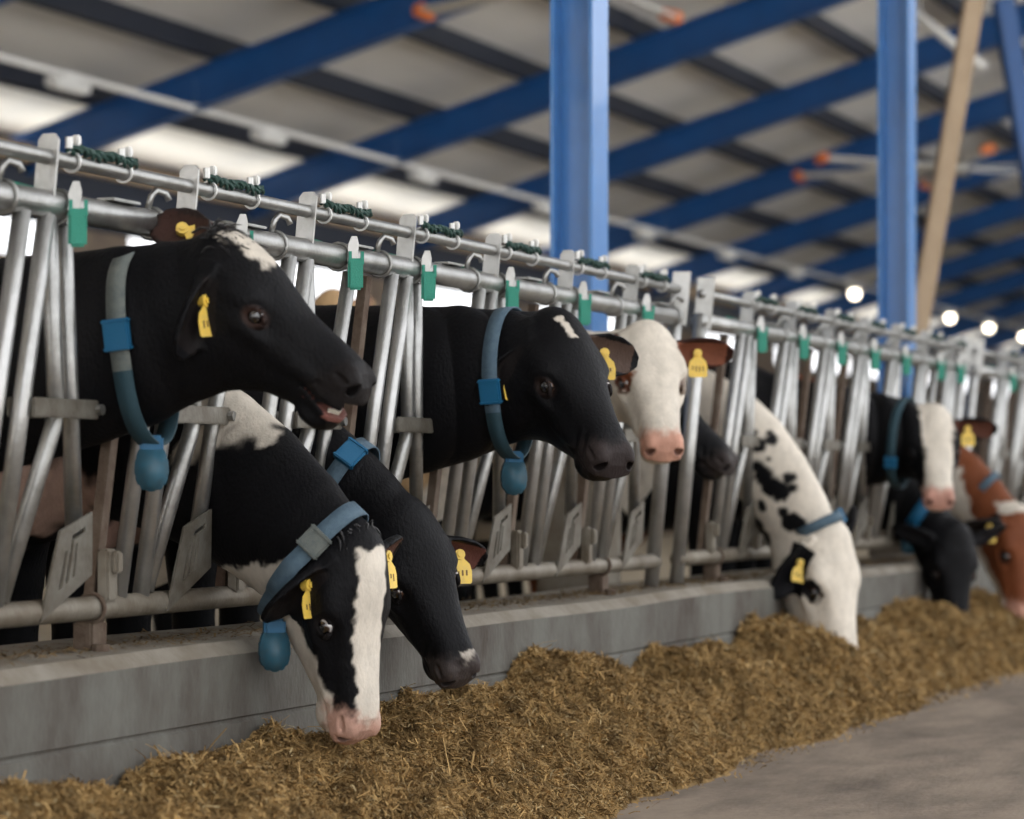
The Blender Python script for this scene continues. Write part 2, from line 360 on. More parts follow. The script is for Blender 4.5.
def panel(label, x0, x1, mods, feet, guides={}):
    t = thing('head_lock_panel', label, 'cattle fence', ((x0+x1)/2, 0, .47), 'galvanised head lock panels along the kerb')
    xs_ = np.linspace(x0, x1, 12)
    bm = new(); tube(bm, [(x, fy(ZH), ZH) for x in xs_], .031, 18); obj('head_rail', bm, M['zinc'], t, True)
    bm = new(); tube(bm, [(x, fy(ZS), ZS) for x in xs_], .0165, 12); obj('upper_rail', bm, M['zinc'], t, True)
    bm = new(); tube(bm, [(x, 0, ZB) for x in xs_], .027, 16); obj('bottom_rail', bm, M['dirty'], t, True)
    for x in (x0+.02, x1-.02):                            # end posts with broad light plates
        bm = new(); tube(bm, [P(x, .47, .0), P(x, ZH+.02, 0)], .026, 12); obj('end_post', bm, M['zinc2'], t, True)
        bm = new(); prism(bm, [(-.032, -.03), (.032, -.03), (.032, .16), (-.032, .16)], (x, fy(ZH)-.01, ZH), (.3, -.95, 0), (0, -.095, 1), .009); obj('end_plate', bm, M['zinc2'], t)
    for x in feet:
        bm = new(); box(bm, (x, .02, .505), (.075, .05, .07), bev=.006); tube(bm, [(x-.06, -.04, .47), (x-.06, -.04, .49)], .02, 8); ring(bm, (x-.03, 0, ZB), .033, .005)
        obj('foot_clamp', bm, M['rust'], t)
    rnd = random.Random(int(x0*10))
    for i, (bx, c) in enumerate(mods): module(t, bx, c, rnd, guides.get(i, (.58, 1.40)))
m1 = [4.92, 5.592, 6.262, 6.940, 7.615, 8.29, 8.965, 9.640]
panel('nearest galvanised head lock panel on the kerb, holding the raised black cow', 4.2, 10.20, list(zip(m1, [0, 0, 1, 1, 0, 0, 0, 0])), [5.99, 7.9, 9.62], {2: (.58, .97), 3: None, 4: (.95, 1.40), 5: (.58, .90), 7: (.58, .95)})
m2 = [11.11, 11.757, 12.405, 13.03, 13.67, 14.29, 14.93]
panel('middle head lock panel on the kerb with the black-spotted white cow', 10.47, 15.27, list(zip(m2, [0, 0, 0, 0, 0, 1, 0])), [11.0, 13.0, 15.0], {1: None, 4: (.58, .85), 5: None, 6: None})
m3 = [16.36+.66*i for i in range(7)]
panel('farthest head lock panel on the kerb, beyond the brown cow', 15.55, 20.6, list(zip(m3, [0]*7)), [16, 18, 20])

# ------------------------------------------------------------------ cows: signed-distance body, meshed as ONE surface
BIG = 9.
def smin(a, b, k):
    h = np.clip(.5+.5*(b-a)/k, 0, 1); return b + (a-b)*h - k*h*(1-h)
def smax(a, b, k): return -smin(-a, -b, k)
def ell(p, c, r):
    q = p-np.asarray(c); r = np.asarray(r); k0 = np.sqrt(((q/r)**2).sum(-1)); k1 = np.sqrt(((q/(r*r))**2).sum(-1))+1e-9
    return k0*(k0-1)/k1
def cone(p, a, b, ra, rb):
    a = np.asarray(a, float); b = np.asarray(b, float); d = b-a; t = np.clip(((p-a)@d)/(d@d), 0, 1)
    return np.linalg.norm(p-a-t[:, None]*d, axis=1) - (ra+(rb-ra)*t)
def loft(x, y, z, kx, top, bot, w, n, pear):
    c = lambda A: np.interp(x, kx, A)
    tz, bz, hw, nn, pr = c(top), c(bot), c(w), c(n) if hasattr(n, '__len__') else n, c(pear)
    zc = (tz+bz)/2; hh = np.maximum((tz-bz)/2, .004); zn = np.clip((z-zc)/hh, -1.2, 1.2); hw = np.maximum(hw*(1+pr*zn), .004)
    q = (np.abs(y)/hw)**nn + (np.abs(z-zc)/hh)**nn
    f = (q**(1/nn)-1)*np.minimum(hw, hh)
    dx = np.maximum(np.maximum(kx[0]-x, x-kx[-1]), 0); return np.where(dx > 0, np.maximum(f, 0)+dx, f)
HX = np.array([-.035, -.01, .03, .08, .13, .19, .25, .31, .37, .43, .47, .50, .522, .535])
HT = np.array([-.05, -.012, .008, .018, .020, .014, .006, -.002, -.006, -.010, -.018, -.036, -.062, -.095])
HB = np.array([-.09, -.15, -.21, -.250, -.268, -.266, -.248, -.220, -.190, -.168, -.160, -.160, -.152, -.120])
HW = np.array([.03, .068, .092, .104, .110, .112, .098, .082, .071, .066, .070, .070, .060, .02])
HN = np.array([2, 2.2, 2.5, 2.6, 2.6, 2.5, 2.4, 2.4, 2.4, 2.5, 2.6, 2.6, 2.4, 2])
HP = np.array([.1, .16, .2, .22, .24, .24, .2, .12, .06, .02, 0, 0, 0, 0])
EYE = np.array((.222, .0925, -.058)); EAR = np.array((.062, .086, -.058))
def f_head(q, c):
    """q: head-local points, scaled to the unit head."""
    op = c.get('open', 0); x, y, z = q[:, 0], q[:, 1], q[:, 2]; ay = np.abs(y); m = np.stack([x, ay, z], 1)
    HB2 = HB - op*np.clip((HX-.30)/.2, 0, 1)*.9
    zm = -.112 - .10*np.clip(.48-x, -.2, .2) - op*np.clip((x-.36)/.15, 0, 1)*.45
    low = np.clip((zm-z)/.010+.5, 0, 1)*np.clip((x-.36)/.1, 0, 1)
    f = loft(x+.026*low, ay*(1+.10*low), z, HX, HT, HB2, HW, HN, HP)
    f = smin(f, ell(m, (.035, .0, -.018), (.055, .062, .048)), .03)                  # poll
    f = smin(f, ell(m, (.165, .088, -.040), (.060, .030, .030)), .025)               # brow
    f = smin(f, ell(m, (.215, .090, -.095), (.055, .022, .020)), .03)                # lower orbit
    f = smin(f, ell(m, (.125, .070, -.165), (.085, .032, .065)), .03)                # jaw muscle
    f = smin(f, ell(m, (.30, .066, -.105), (.10, .012, .018)), .03)                  # facial crest
    f = smin(f, ell(m, (.486, .042, -.066), (.036, .026, .036)), .016)               # nostril wing
    f = smin(f, ell(m, (.448, .018, -.150-op*.8), (.040, .038, .022)), .02)          # chin
    f = smax(f, -ell(m, (.27, .112, -.045), (.06, .022, .03)), .03)                  # hollow in front of the eye
    f = smax(f, -ell(m, EYE+(.004, .020, -.002), (.026, .026, .019)), .008)          # socket
    e = m-(EYE+(.002, .010, 0)); rr = np.sqrt((e[:, 0]*.82)**2 + (e[:, 2]*1.2)**2)
    f = smin(f, np.sqrt((rr-.023)**2 + (e[:, 1]*.8)**2) - .0055, .008)               # lids
    qn = m-np.array((.508, .047, -.072)); a = .6; nx = qn[:, 0]; ny = qn[:, 1]; nz = qn[:, 2]
    f = smax(f, -ell(np.stack([nx, ny+nz*.35, nz-.25*nx], 1), (0, 0, 0), (.026, .014, .017)), .006)
    f = smax(f, -ell(m, (.478, .070, -.060), (.022, .010, .007)), .008)
    gap = .0035 + op*np.clip((x-.35)/.14, 0, 1)*.42
    g = smax(np.abs(z-zm)-gap, .35-x, .01); g = np.maximum(g, -.012 - (ay*0) - 1); 
    if op: f = smax(f, -np.maximum(g, ay-.058), .006)
    else: f = f + .007*np.exp(-((z-zm)/.006)**2)*np.clip((x-.38)/.03, 0, 1) + .0022*np.sin((x*.8+z*.6)*190)*np.exp(-((z+.075)/.03)**2-((x-.415)/.03)**2)
    return f
def ear_uvw(q, s, d, n, B=EAR):
    B = np.asarray(B, float)*np.array((1, s, 1)); d = nrm(d); n = np.asarray(n, float); n = nrm(n-d*(n@d)); b = np.cross(d, n); r = q-B
    return r@d, r@b, r@n
def f_ear(q, s, d, n, B=EAR, L=.215, wd=.060):
    a, b, c = ear_uvw(q, s, d, n, B); t = np.clip(a/L, 0, 1)
    w = wd*np.clip(np.interp(t, [0, .15, .4, .65, .85, 1], [.52, .74, 1, .96, .72, .25]), .02, 2)
    cup = 9*np.clip(np.abs(b), 0, .06)**2*(1-.45*t) - .012*np.sin(t*3.1)
    th = np.interp(t, [0, .2, 1], [.022, .012, .007])
    f = smax(smax((np.abs(b)-w)*.85, (np.abs(c-cup)-th)*.8, .006), smax(-a-.03, a-L, .005), .006); return f
BT = np.array([-.16, -.10, 0, .15, .40, .90, 1.30, 1.55, 1.68, 1.74])
BTOP = np.array([1.10, 1.22, 1.33, 1.385, 1.40, 1.37, 1.395, 1.37, 1.28, 1.15])
BBOT = np.array([1.0, .84, .72, .66, .63, .59, .66, .80, .95, 1.08])
BW = np.array([.03, .12, .18, .23, .27, .315, .29, .23, .15, .03])
def f_body(p, c):
    X, Y = c['body']; yaw = math.radians(c.get('yaw', 0)); fx, fy_ = math.sin(yaw), math.cos(yaw)
    dx, dy = p[:, 0]-X, p[:, 1]-Y; t = dx*fx+dy*fy_; l = dx*fy_-dy*fx; z = p[:, 2]; al = np.abs(l)
    q = np.stack([t, al, z], 1)
    f = loft(t, l, z, BT, BTOP, BBOT, BW, 2.25, np.full(len(BT), -.18))
    f = smin(f, ell(q, (.16, .17, 1.02), (.17, .085, .26)), .09)
    f = smin(f, ell(q, (1.38, .19, 1.06), (.25, .12, .28)), .09)
    f = smin(f, ell(q, (1.30, .19, 1.33), (.10, .07, .06)), .07)
    lg = cone(q, (.20, .17, .80), (.20, .155, .42), .095, .058)
    lg = smin(lg, cone(q, (.20, .155, .42), (.22, .15, .16), .050, .036), .03); lg = smin(lg, cone(q, (.22, .15, .16), (.19, .15, .07), .042, .044), .03)
    lg = smin(lg, cone(q, (.185, .15, .055), (.175, .15, .02), .052, .058), .02)
    hl = cone(q, (1.36, .19, .92), (1.30, .20, .70), .15, .10); hl = smin(hl, cone(q, (1.30, .20, .70), (1.50, .18, .46), .10, .055), .05)
    hl = smin(hl, cone(q, (1.50, .18, .46), (1.46, .17, .15), .050, .038), .03); hl = smin(hl, cone(q, (1.46, .17, .15), (1.41, .17, .03), .042, .056), .03)
    lg = np.maximum(smin(lg, hl, .02), -z+.002); f = smin(f, lg, .06)
    f = smin(f, ell(q, (1.15, 0, .60), (.20, .15, .13)), .06)
    tl = cone(np.stack([t, l, z], 1), (1.68, 0, 1.30), (1.78, 0, 1.05), .035, .022); tl = smin(tl, cone(np.stack([t, l, z], 1), (1.78, 0, 1.05), (1.78, .02, .55), .022, .03), .02)
    return smin(f, tl, .03)
def neck_nodes(c):
    P0, P1, P2, P3 = [np.asarray(v, float) for v in c['neck']]; N = 9; ts = np.linspace(0, 1, N)[:, None]
    C = (1-ts)**3*P0 + 3*(1-ts)**2*ts*P1 + 3*(1-ts)*ts**2*P2 + ts**3*P3
    s0 = np.array((1., 0, 0)); s1 = c['R'][:, 1]; sd_ = np.array([nrm(s0*(1-t)+s1*t) for t in ts[:, 0]])
    k = c.get('nk', (.245, .205, .165, .135)); kb = c.get('nb', (.155, .125, .10, .088))
    A = np.interp(ts[:, 0], [0, .35, .75, 1], k); B = np.interp(ts[:, 0], [0, .35, .75, 1], kb); return C, sd_, A, B
def f_neck(p, c):
    C, sd_, A, B = c['_n']; out = None
    for i in range(len(C)-1):
        d = C[i+1]-C[i]; t = np.clip(((p-C[i])@d)/(d@d), 0, 1)[:, None]; r = p - C[i] - t*d
        s = sd_[i]*(1-t)+sd_[i+1]*t; la = (r*s).sum(1); ve = np.sqrt(np.maximum((r*r).sum(1)-la**2, 0))
        a = (A[i]*(1-t)+A[i+1]*t)[:, 0]; b = (B[i]*(1-t)+B[i+1]*t)[:, 0]
        f = (np.sqrt((la/b)**2+(ve/a)**2)-1)*np.minimum(a, b); out = f if out is None else np.minimum(out, f)
    return out
def f_cow(p, c):
    f = np.full(len(p), BIG)
    yb = c['body'][1]
    m = p[:, 1] > yb-.45
    if m.any(): f[m] = f_body(p[m], c)
    m = p[:, 1] < yb+.75
    if m.any(): f[m] = smin(f[m], f_neck(p[m], c), .10)
    q = (p-c['O'])@c['R']/c['s']; m = np.linalg.norm(q-np.array((.2, 0, -.08)), axis=1) < .50
    if m.any():
        fh = f_head(q[m], c)*c['s']; fm = smin(f[m], fh, .045)
        for s in (1, -1):
            fm = smin(fm, f_ear(q[m], s, *c['ears'][s])*c['s'], .012)
        f[m] = fm
    return f
def surfnet(F_, lo, h):
    s = F_ < 0; nx, ny, nz = s.shape
    cnt = np.zeros((nx-1, ny-1, nz-1), np.int8)
    for dx in (0, 1):
        for dy in (0, 1):
            for dz in (0, 1): cnt += s[dx:nx-1+dx, dy:ny-1+dy, dz:nz-1+dz]
    I = np.argwhere((cnt > 0) & (cnt < 8)); idx = np.full(cnt.shape, -1, np.int32); idx[tuple(I.T)] = np.arange(len(I))
    acc = np.zeros((len(I), 3)); n = np.zeros(len(I)); cs_ = [(a, b, d) for a in (0, 1) for b in (0, 1) for d in (0, 1)]
    val = {k: F_[I[:, 0]+k[0], I[:, 1]+k[1], I[:, 2]+k[2]] for k in cs_}
    for a in cs_:
        for ax in range(3):
            if a[ax]: continue
            b = list(a); b[ax] = 1; b = tuple(b); fa, fb = val[a], val[b]; m = (fa < 0) != (fb < 0)
            t = np.where(m, fa/np.where(m, fa-fb, 1), 0); pt = np.array(a, float)[None].repeat(len(I), 0); pt[:, ax] = t
            acc += pt*m[:, None]; n += m
    V = lo + h*(I + acc/n[:, None]); Q = []
    for ax in range(3):
        u, v = (ax+1) % 3, (ax+2) % 3
        sl0 = [slice(None)]*3; sl1 = [slice(None)]*3; sl0[ax] = slice(0, -1); sl1[ax] = slice(1, None)
        E = np.argwhere(s[tuple(sl0)] != s[tuple(sl1)]); ok = (E[:, u] > 0) & (E[:, v] > 0) & (E[:, u] < s.shape[u]-1) & (E[:, v] < s.shape[v]-1); E = E[ok]
        def ci(du, dv):
            e = E.copy(); e[:, u] += du; e[:, v] += dv; return idx[tuple(e.T)]
        q = np.stack([ci(-1, -1), ci(0, -1), ci(0, 0), ci(-1, 0)], 1); flip = ~s[tuple(E.T)]; q[flip] = q[flip][:, ::-1]; Q.append(q)
    Q = np.concatenate(Q); return V, Q[(Q >= 0).all(1)]
def project(V, f, it=2):
    for _ in range(it):
        g = np.empty_like(V); f0 = f(V)
        for k in range(3):
            e = np.zeros(3); e[k] = .0012; g[:, k] = (f(V+e)-f(V-e))/.0024
        st = (f0/np.maximum((g*g).sum(1), .2))[:, None]*g; ln = np.linalg.norm(st, axis=1, keepdims=True); V = V - st*np.minimum(1, .004/np.maximum(ln, 1e-9))
    return V
def noise(p, s, seed=0):
    r = np.random.default_rng(seed+11); v = np.zeros(len(p)); a = 1.
    for o in range(4):
        for _ in range(3):
            k = r.normal(size=3); k = k/np.linalg.norm(k)*2*math.pi/s*(1.8**o); v += a*np.sin(p@k + r.uniform(0, 6.28)); 
        a *= .6
    return v/3.2
def sst(v, w): t = np.clip(v/w*.5+.5, 0, 1); return t*t*(3-2*t)
BLACK = np.array((.0052, .0052, .0062)); WHITE = np.array((.60, .545, .465)); PINK = np.array((.52, .30, .23)); BROWN = np.array((.165, .052, .021)); DARK = np.array((.012, .010, .010)); TAN = np.array((.42, .28, .15))

def head_frame(c):
    Pp, Mz = np.asarray(c['poll'], float), np.asarray(c['muz'], float); x = nrm(Mz-Pp); u = np.asarray(c['up'], float); z = nrm(u-x*(u@x)); y = np.cross(z, x)
    c['R'] = np.stack([x, y, z], 1); c['O'] = Pp; c['s'] = c.get('size', np.linalg.norm(Mz-Pp)/.525)
def loc2w(c, q): return c['O'] + (np.asarray(q, float)*c['s'])@c['R'].T

def make_cow(c):
    head_frame(c)
    at = loc2w(c, (.085, 0, -.125)); n = c['neck']; c['neck'] = (n[0], n[1], n[2], at); c['_n'] = neck_nodes(c)
    X, Y = c['body']; h = c.get('h', .0095); f = lambda p: f_cow(p, c)
    allp = np.array([c['O'], loc2w(c, (.55, .2, 0)), loc2w(c, (.55, -.2, -.3)), loc2w(c, (0, .3, .1)), loc2w(c, (0, -.3, .1)), loc2w(c, (.1, 0, -.35)), loc2w(c, (-.2, .1, 0)), loc2w(c, (-.2, -.1, 0)), (X-.45, Y-.2, 0), (X+.45, Y+1.9, 1.45)])
    if c.get('yaw'): allp = np.vstack([allp, (X+math.sin(math.radians(c['yaw']))*1.8+.4, Y, 0), (X+math.sin(math.radians(c['yaw']))*1.8-.4, Y, 0)])
    lo = allp.min(0)-.06; lo[2] = max(lo[2], -.03); hi = allp.max(0)+.06; K = 4
    nc = np.ceil((hi-lo)/(h*K)).astype(int)+1
    gx = [lo[k]+np.arange(nc[k]+1)*h*K for k in range(3)]
    G = np.stack(np.meshgrid(*gx, indexing='ij'), -1).reshape(-1, 3); fc = f(G).reshape(nc+1)
    near = np.zeros(nc, bool)
    for a in (0, 1):
        for b in (0, 1):
            for d in (0, 1): near |= np.abs(fc[a:nc[0]+a, b:nc[1]+b, d:nc[2]+d]) < K*h*1.35
    fine = np.repeat(np.repeat(np.repeat(fc[:-1, :-1, :-1], K, 0), K, 1), K, 2).astype(np.float32)
    msk = np.repeat(np.repeat(np.repeat(near, K, 0), K, 1), K, 2); I = np.argwhere(msk); vals = np.empty(len(I), np.float32)
    for a in range(0, len(I), 300000): vals[a:a+300000] = f(lo + I[a:a+300000]*h)
    fine[msk] = vals
    V, Q = surfnet(fine, lo, h); V = project(V, f, 1)
    me = np_mesh('body', V, Q)
    for lv in range(c.get('sub', 1)):                      # finer surface on the head, same continuous mesh
        bm = new(); bm.from_mesh(me)
        if len(bm.verts):
            co = np.array([v.co for v in bm.verts]); q = (co-c['O'])@c['R']/c['s']
            if lv == 0: sel = (np.linalg.norm(q-np.array((.22, 0, -.09)), axis=1) < .42)
            else: sel = (q[:, 0] > .40) | (np.linalg.norm(np.stack([q[:, 0], np.abs(q[:, 1]), q[:, 2]], 1)-EYE, axis=1) < .06); sel &= np.linalg.norm(q-np.array((.22, 0, -.09)), axis=1) < .42
            bm.verts.ensure_lookup_table(); es = [e for e in bm.edges if sel[e.verts[0].index] and sel[e.verts[1].index]]
            bmesh.ops.subdivide_edges(bm, edges=es, cuts=1, use_grid_fill=True); bmesh.ops.triangulate(bm, faces=[f_ for f_ in bm.faces if len(f_.verts) > 4])
        bm.to_mesh(me); bm.free()
        co = np.empty(len(me.vertices)*3, np.float32); me.vertices.foreach_get('co', co); co = co.reshape(-1, 3).astype(float)
        q = (co-c['O'])@c['R']/c['s']; m = np.linalg.norm(q-np.array((.22, 0, -.09)), axis=1) < .43; co[m] = project(co[m], f, 2)
        me.vertices.foreach_set('co', co.astype(np.float32).ravel()); me.update()
    co = np.empty(len(me.vertices)*3, np.float32); me.vertices.foreach_get('co', co); co = co.reshape(-1, 3).astype(float)
    q = (co-c['O'])@c['R']/c['s']; inh = np.linalg.norm(q-np.array((.22, 0, -.09)), axis=1) < .50
    colr = np.tile(c['base'], (len(co), 1)).astype(float)
    def put(colr, w, cc): return colr*(1-w[:, None]) + np.asarray(cc)*w[:, None]
    Cn = c['_n'][0]; dn = np.min(np.stack([np.linalg.norm(co-k, axis=1) for k in Cn]), 0)
    isneck = (dn < .32) & (co[:, 1] < Y+.2)
    for fn, cc, amp, sc, ed in c.get('pat', []):
        v = fn(co, q, inh, isneck); w = sst(v + amp*noise(co, sc, c['seed']), ed); colr = put(colr, w, cc)
    m = np.stack([q[:, 0], np.abs(q[:, 1]), q[:, 2]], 1)
    if not c.get('far'):
        w = sst(.027-np.linalg.norm((m-EYE-(.002, .008, 0))*np.array((.8, .7, 1.1)), axis=1), .008)*inh; colr = put(colr, w, c.get('rim', DARK))
    # bare muzzle skin
    v = np.minimum(q[:, 0]-.470+.02*np.abs(q[:, 1])/.05-.25*np.clip(q[:, 2]+.05, -.1, .1), q[:, 2]+.124); w = sst(v+.012*noise(co, .03, c['seed']), .03)*inh; colr = put(colr, w, c.get('nose', DARK))
    w = sst(.020-np.linalg.norm((m-np.array((.508, .047, -.072)))*np.array((1, 1.3, 1)), axis=1), .008)*inh; colr = put(colr, w, np.array(c.get('nose', DARK))*.35)
    if c.get('open'):
        w = ((q[:, 0] > .36) & (np.abs(q[:, 2]+.118+c['open']*np.clip((q[:, 0]-.36)/.15, 0, 1)*.45) < .012+c['open']*.36) & (np.abs(q[:, 1]) < .056) & inh).astype(float); colr = put(colr, w, (.20, .085, .07))
    for s in (1, -1):
        a, b, d_ = ear_uvw(q, s, *c['ears'][s]); t = np.clip(a/.215, 0, 1)
        on = (a > .012) & (a < .232) & (np.abs(b) < .066) & (np.abs(d_) < .05) & inh
        cup = 9*np.clip(np.abs(b), 0, .06)**2*(1-.45*t) - .012*np.sin(t*3.1)
        colr = put(colr, on.astype(float), c.get('earc', {}).get(s, c['base']) if 'earc' in c else colr[on].mean(0) if on.any() else BLACK)
        inn = on & (d_ > cup+.002) & (np.abs(b) < .042) & (a < .19); colr = put(colr, inn.astype(float), DARK if s in c.get('dear', ()) else c.get('eari', (.10, .052, .04)))
    set_col(me, 'Coat', colr)
    t = thing('cow', c['label'], 'cow', (X, Y+.7, 0), 'dairy cows at the stall front')
    link('body', me, M['coat'], t, True)
    # eyes
    if not c.get('far'):
        for s in (1, -1):
            bm = new(); bmesh.ops.create_uvsphere(bm, u_segments=20, v_segments=14, radius=.0225*c['s']); e = obj('eye', bm, M['eye'], t, True)
            ce = loc2w(c, EYE*np.array((1, s, 1))); vs = np.array([v.co for v in e.data.vertices]); dl = vs@c['R']/(.0225*c['s'])
            g = nrm(c.get('gaze', (.35, 1, 0))); g = g*np.array((1, s, 1)); dd = dl@g; hv = np.abs(dl[:, 2])
            C_ = np.tile((.55, .52, .50) if c.get('white_eye') else (.10, .05, .03), (len(vs), 1)).astype(float)
            C_[dd > .42] = (.030, .014, .009); C_[(dd > .68)] = (.004, .004, .006)
            set_col(e.data, 'Coat', C_); e.data.transform(Matrix.Translation(Vector(ce)))
    # ear tags
    for s, a_, side, hang, twist in c.get('tags', []):
        d, n_ = [np.asarray(v, float) for v in c['ears'][s][:2]]; EB = c['ears'][s][2] if len(c['ears'][s]) > 2 else EAR; EB = np.asarray(EB)*np.array((1, s, 1)); d = nrm(d); n_ = nrm(n_-d*(n_@d)); wn = c['R']@n_*side; wd = c['R']@d
        p = loc2w(c, EB + d*a_ + n_*side*.012); dn_ = np.asarray(hang, float); dn_ = nrm(dn_-wn*(dn_@wn)); ux = nrm(np.cross(dn_, wn))
        if twist is not None: wn = nrm(twist); dn_ = nrm(np.asarray(hang, float)-wn*(np.asarray(hang, float)@wn)); ux = np.cross(dn_, wn)
        p = p + wn*.006; bm = new()
        poly = [(-.010, -.012), (.010, -.012), (.012, .012), (.026, .026), (.031, .045), (.030, .074), (.026, .078), (-.026, .078), (-.030, .074), (-.031, .045), (-.026, .026), (-.012, .012)]
        prism(bm, poly, p, ux, dn_, .0022); g = obj('ear_tag', bm, M['yellow'], t); tag(g, 'yellow plastic ear tag')
        bm = new(); tube(bm, [p-wn*.014, p+wn*.005], .014, 16); tube(bm, [p+wn*.004, p+wn*.009], .007, 12); obj('stud', bm, M['yellow'], g)
        bm = new(); r = random.Random(c['seed'])
        R = Matrix((Vector(ux), Vector(dn_), Vector(wn))).transposed()
        for k in range(4): box(bm, Vector(p)+Vector(ux)*(-.0165+.011*k)+Vector(dn_)*(.050+r.uniform(-.002, .002))+Vector(wn)*.0014, (.0045, r.uniform(.010, .018), .0008), R)
        obj('printed_number', bm, M['ink'], g)
    # collar: band shrunk on the neck surface, hanging slack below
    if 'collar' in c:
        k = c['collar']; pt = np.asarray(k['p'], float); ax = nrm(k['axis']); upv = np.array((0, 0, 1.)); e2 = nrm(np.cross(ax, upv)); e1 = np.cross(e2, ax); w = k.get('w', .042)
        if e1[2] < 0: e1 = -e1
        def ringpts(o):
            out = []
            for a in np.linspace(0, 2*math.pi, 64, endpoint=False):
                dr = e1*math.cos(a)+e2*math.sin(a); r = np.linspace(.03, .45, 106)
                v = f_cow(pt+ax*o+r[:, None]*dr, c); i = np.argmax(v > 0); rr = r[i] if v[i] > 0 else .2
                out.append(rr)
            out = np.array(out); out = np.minimum(out, np.median(out)*1.5)
            ex = np.concatenate([out[-3:], out, out[:3]]); out = np.convolve(ex, np.ones(7)/7, 'valid'); return np.maximum(out, out*0)
        r0 = np.maximum(ringpts(-w/2), ringpts(w/2)); A = np.linspace(0, 2*math.pi, 64, endpoint=False); r0 = r0 + .007 + k.get('slack', .02)*np.clip(-np.cos(A), 0, 1)**3
        def pos(a, o=0, dr=0.):
            a = a % (2*math.pi); i = a/(2*math.pi)*64; j = int(i) % 64; fr = i-int(i); r = r0[j]*(1-fr)+r0[(j+1) % 64]*fr
            return pt + ax*o + (e1*math.cos(a)+e2*math.sin(a))*(r+dr)
        bm = new(); rows = []
        for a in A: rows.append([bm.verts.new(pos(a, o, d)) for o, d in ((-w/2, 0), (w/2, 0), (w/2, .005), (-w/2, .005))])
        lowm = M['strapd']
        for i in range(64):
            a_, b_ = rows[i], rows[(i+1) % 64]
            for j in range(4):
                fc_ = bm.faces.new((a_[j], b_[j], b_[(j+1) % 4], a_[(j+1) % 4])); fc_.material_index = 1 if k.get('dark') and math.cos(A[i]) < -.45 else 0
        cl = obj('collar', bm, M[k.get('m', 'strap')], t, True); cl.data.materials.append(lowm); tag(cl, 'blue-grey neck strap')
        for a, sz, mm, nm in k.get('bits', []):
            a = math.radians(a); c0 = pos(a, 0, .006); tg = nrm(pos(a+.06)-pos(a-.06)); nr = nrm(np.cross(tg, ax)); 
            if nr@(c0-pt) < 0: nr = -nr
            R = Matrix((Vector(ax), Vector(tg), Vector(nr))).transposed()
            bm = new()
            if nm == 'pendant':
                hang = np.array((0, 0, -1.)); c0 = np.asarray(k.get('pend_at', c0), float); cc = c0 + hang*.045; R2 = basis(tuple(ax), (0, 0, 1)); f2 = nrm(np.cross(ax, (0, 0, 1)))
                poly = [(-.024, .045), (.024, .045), (.036, .02), (.038, -.02), (.028, -.045), (.012, -.055), (-.012, -.055), (-.028, -.045), (-.038, -.02), (-.036, .02)]
                vx = nrm(k.get('face', (-.5, -.86, 0))); sxv = nrm(np.cross((0, 0, 1), vx)); prism(bm, poly, cc, sxv, (0, 0, 1), .034)
                bmesh.ops.bevel(bm, geom=bm.edges[:], offset=.007, segments=2, affect='EDGES'); pd = obj('pendant', bm, M['pend'], cl, True)
                bm = new(); box(bm, c0+hang*.0, (.052, .05, .03), Matrix((Vector(sxv), Vector(np.cross(vx, sxv)), Vector(vx))).transposed(), .006); obj('pendant_clip', bm, M['buckle'], cl)
            else:
                box(bm, c0, (w+.018, sz, .016), R, .005)
                for s in (-1, 1): box(bm, Vector(c0)+R.col[1]*s*sz*.5, (w+.02, .010, .022), R, .003)
                obj(nm, bm, M[mm], cl)
    # forelock
    if c.get('lock'):
        r = np.random.default_rng(c['seed']); bm = new(); n, L_, cx_, spread = c['lock']
        for i in range(n):
            b = np.array((cx_+r.normal()*.022, r.normal()*spread, .0)); b[2] = .016 - 4*b[1]**2; dr = nrm((r.normal()*.45+c.get('lockd', .3), r.normal()*.35, r.uniform(.35, 1))); l = L_*r.uniform(.6, 1.2); dp = np.array((.9, 0, -1.0))*l*.42
            pts = [loc2w(c, b+dr*l*t+dp*t*t) for t in (-.1, .3, .65, 1)]; tube(bm, pts, [.0034, .003, .0022, .0006], 4, cap=False)
        obj('forelock', bm, M['hairb'], t, True)
    if c.get('open'):
        o_ = c['open']; bm = new()
        for i in range(-3, 4):
            yv = i*.0098; zt = -.118-o_*.45*.95-o_*.32; R = Matrix(c['R'].tolist()); box(bm, loc2w(c, (.492-abs(i)*.0035, yv, zt)), (.007, .009, .02), R, .002)
        obj('teeth', bm, M['tooth'], t)
        bm = new(); g = bmesh.ops.create_uvsphere(bm, u_segments=16, v_segments=10, radius=1)
        R = Matrix(c['R'].tolist()).to_4x4(); bm.transform(Matrix.Translation(Vector(loc2w(c, (.43, 0, -.128-o_*.5)))) @ R @ Matrix.Diagonal((.045, .026, .008, 1)))
        tg = obj('tongue', bm, mat('tongue', (.30, .14, .12), .35), t, True)
    return t

# pattern helpers -------------------------------------------------
def hp(fn): return lambda co, q, inh, nk: np.where(inh, fn(q[:, 0], q[:, 1], q[:, 2]), -1.)
def wp(fn): return lambda co, q, inh, nk: fn(co[:, 0], co[:, 1], co[:, 2])
def blob(px, py, X, r, st=1., only=None):
    c_ = at_x(px, py, X)
    return lambda co, q, inh, nk: r - np.sqrt((co[:, 1]-c_[1])**2 + ((co[:, 2]-c_[2])*st)**2)
E_BACK = lambda s, d=(-.45, 1, .1): (np.array(d)*np.array((1, s, 1)), None)
def ears(l, r):  # (direction, opening normal) in head space for +1 (left) and -1 (right)
    return {1: l, -1: r}
cows = []
def fold(*a): return np.array(a, float)
NS = lambda X, y=.62, z=1.10: (X, y, z)

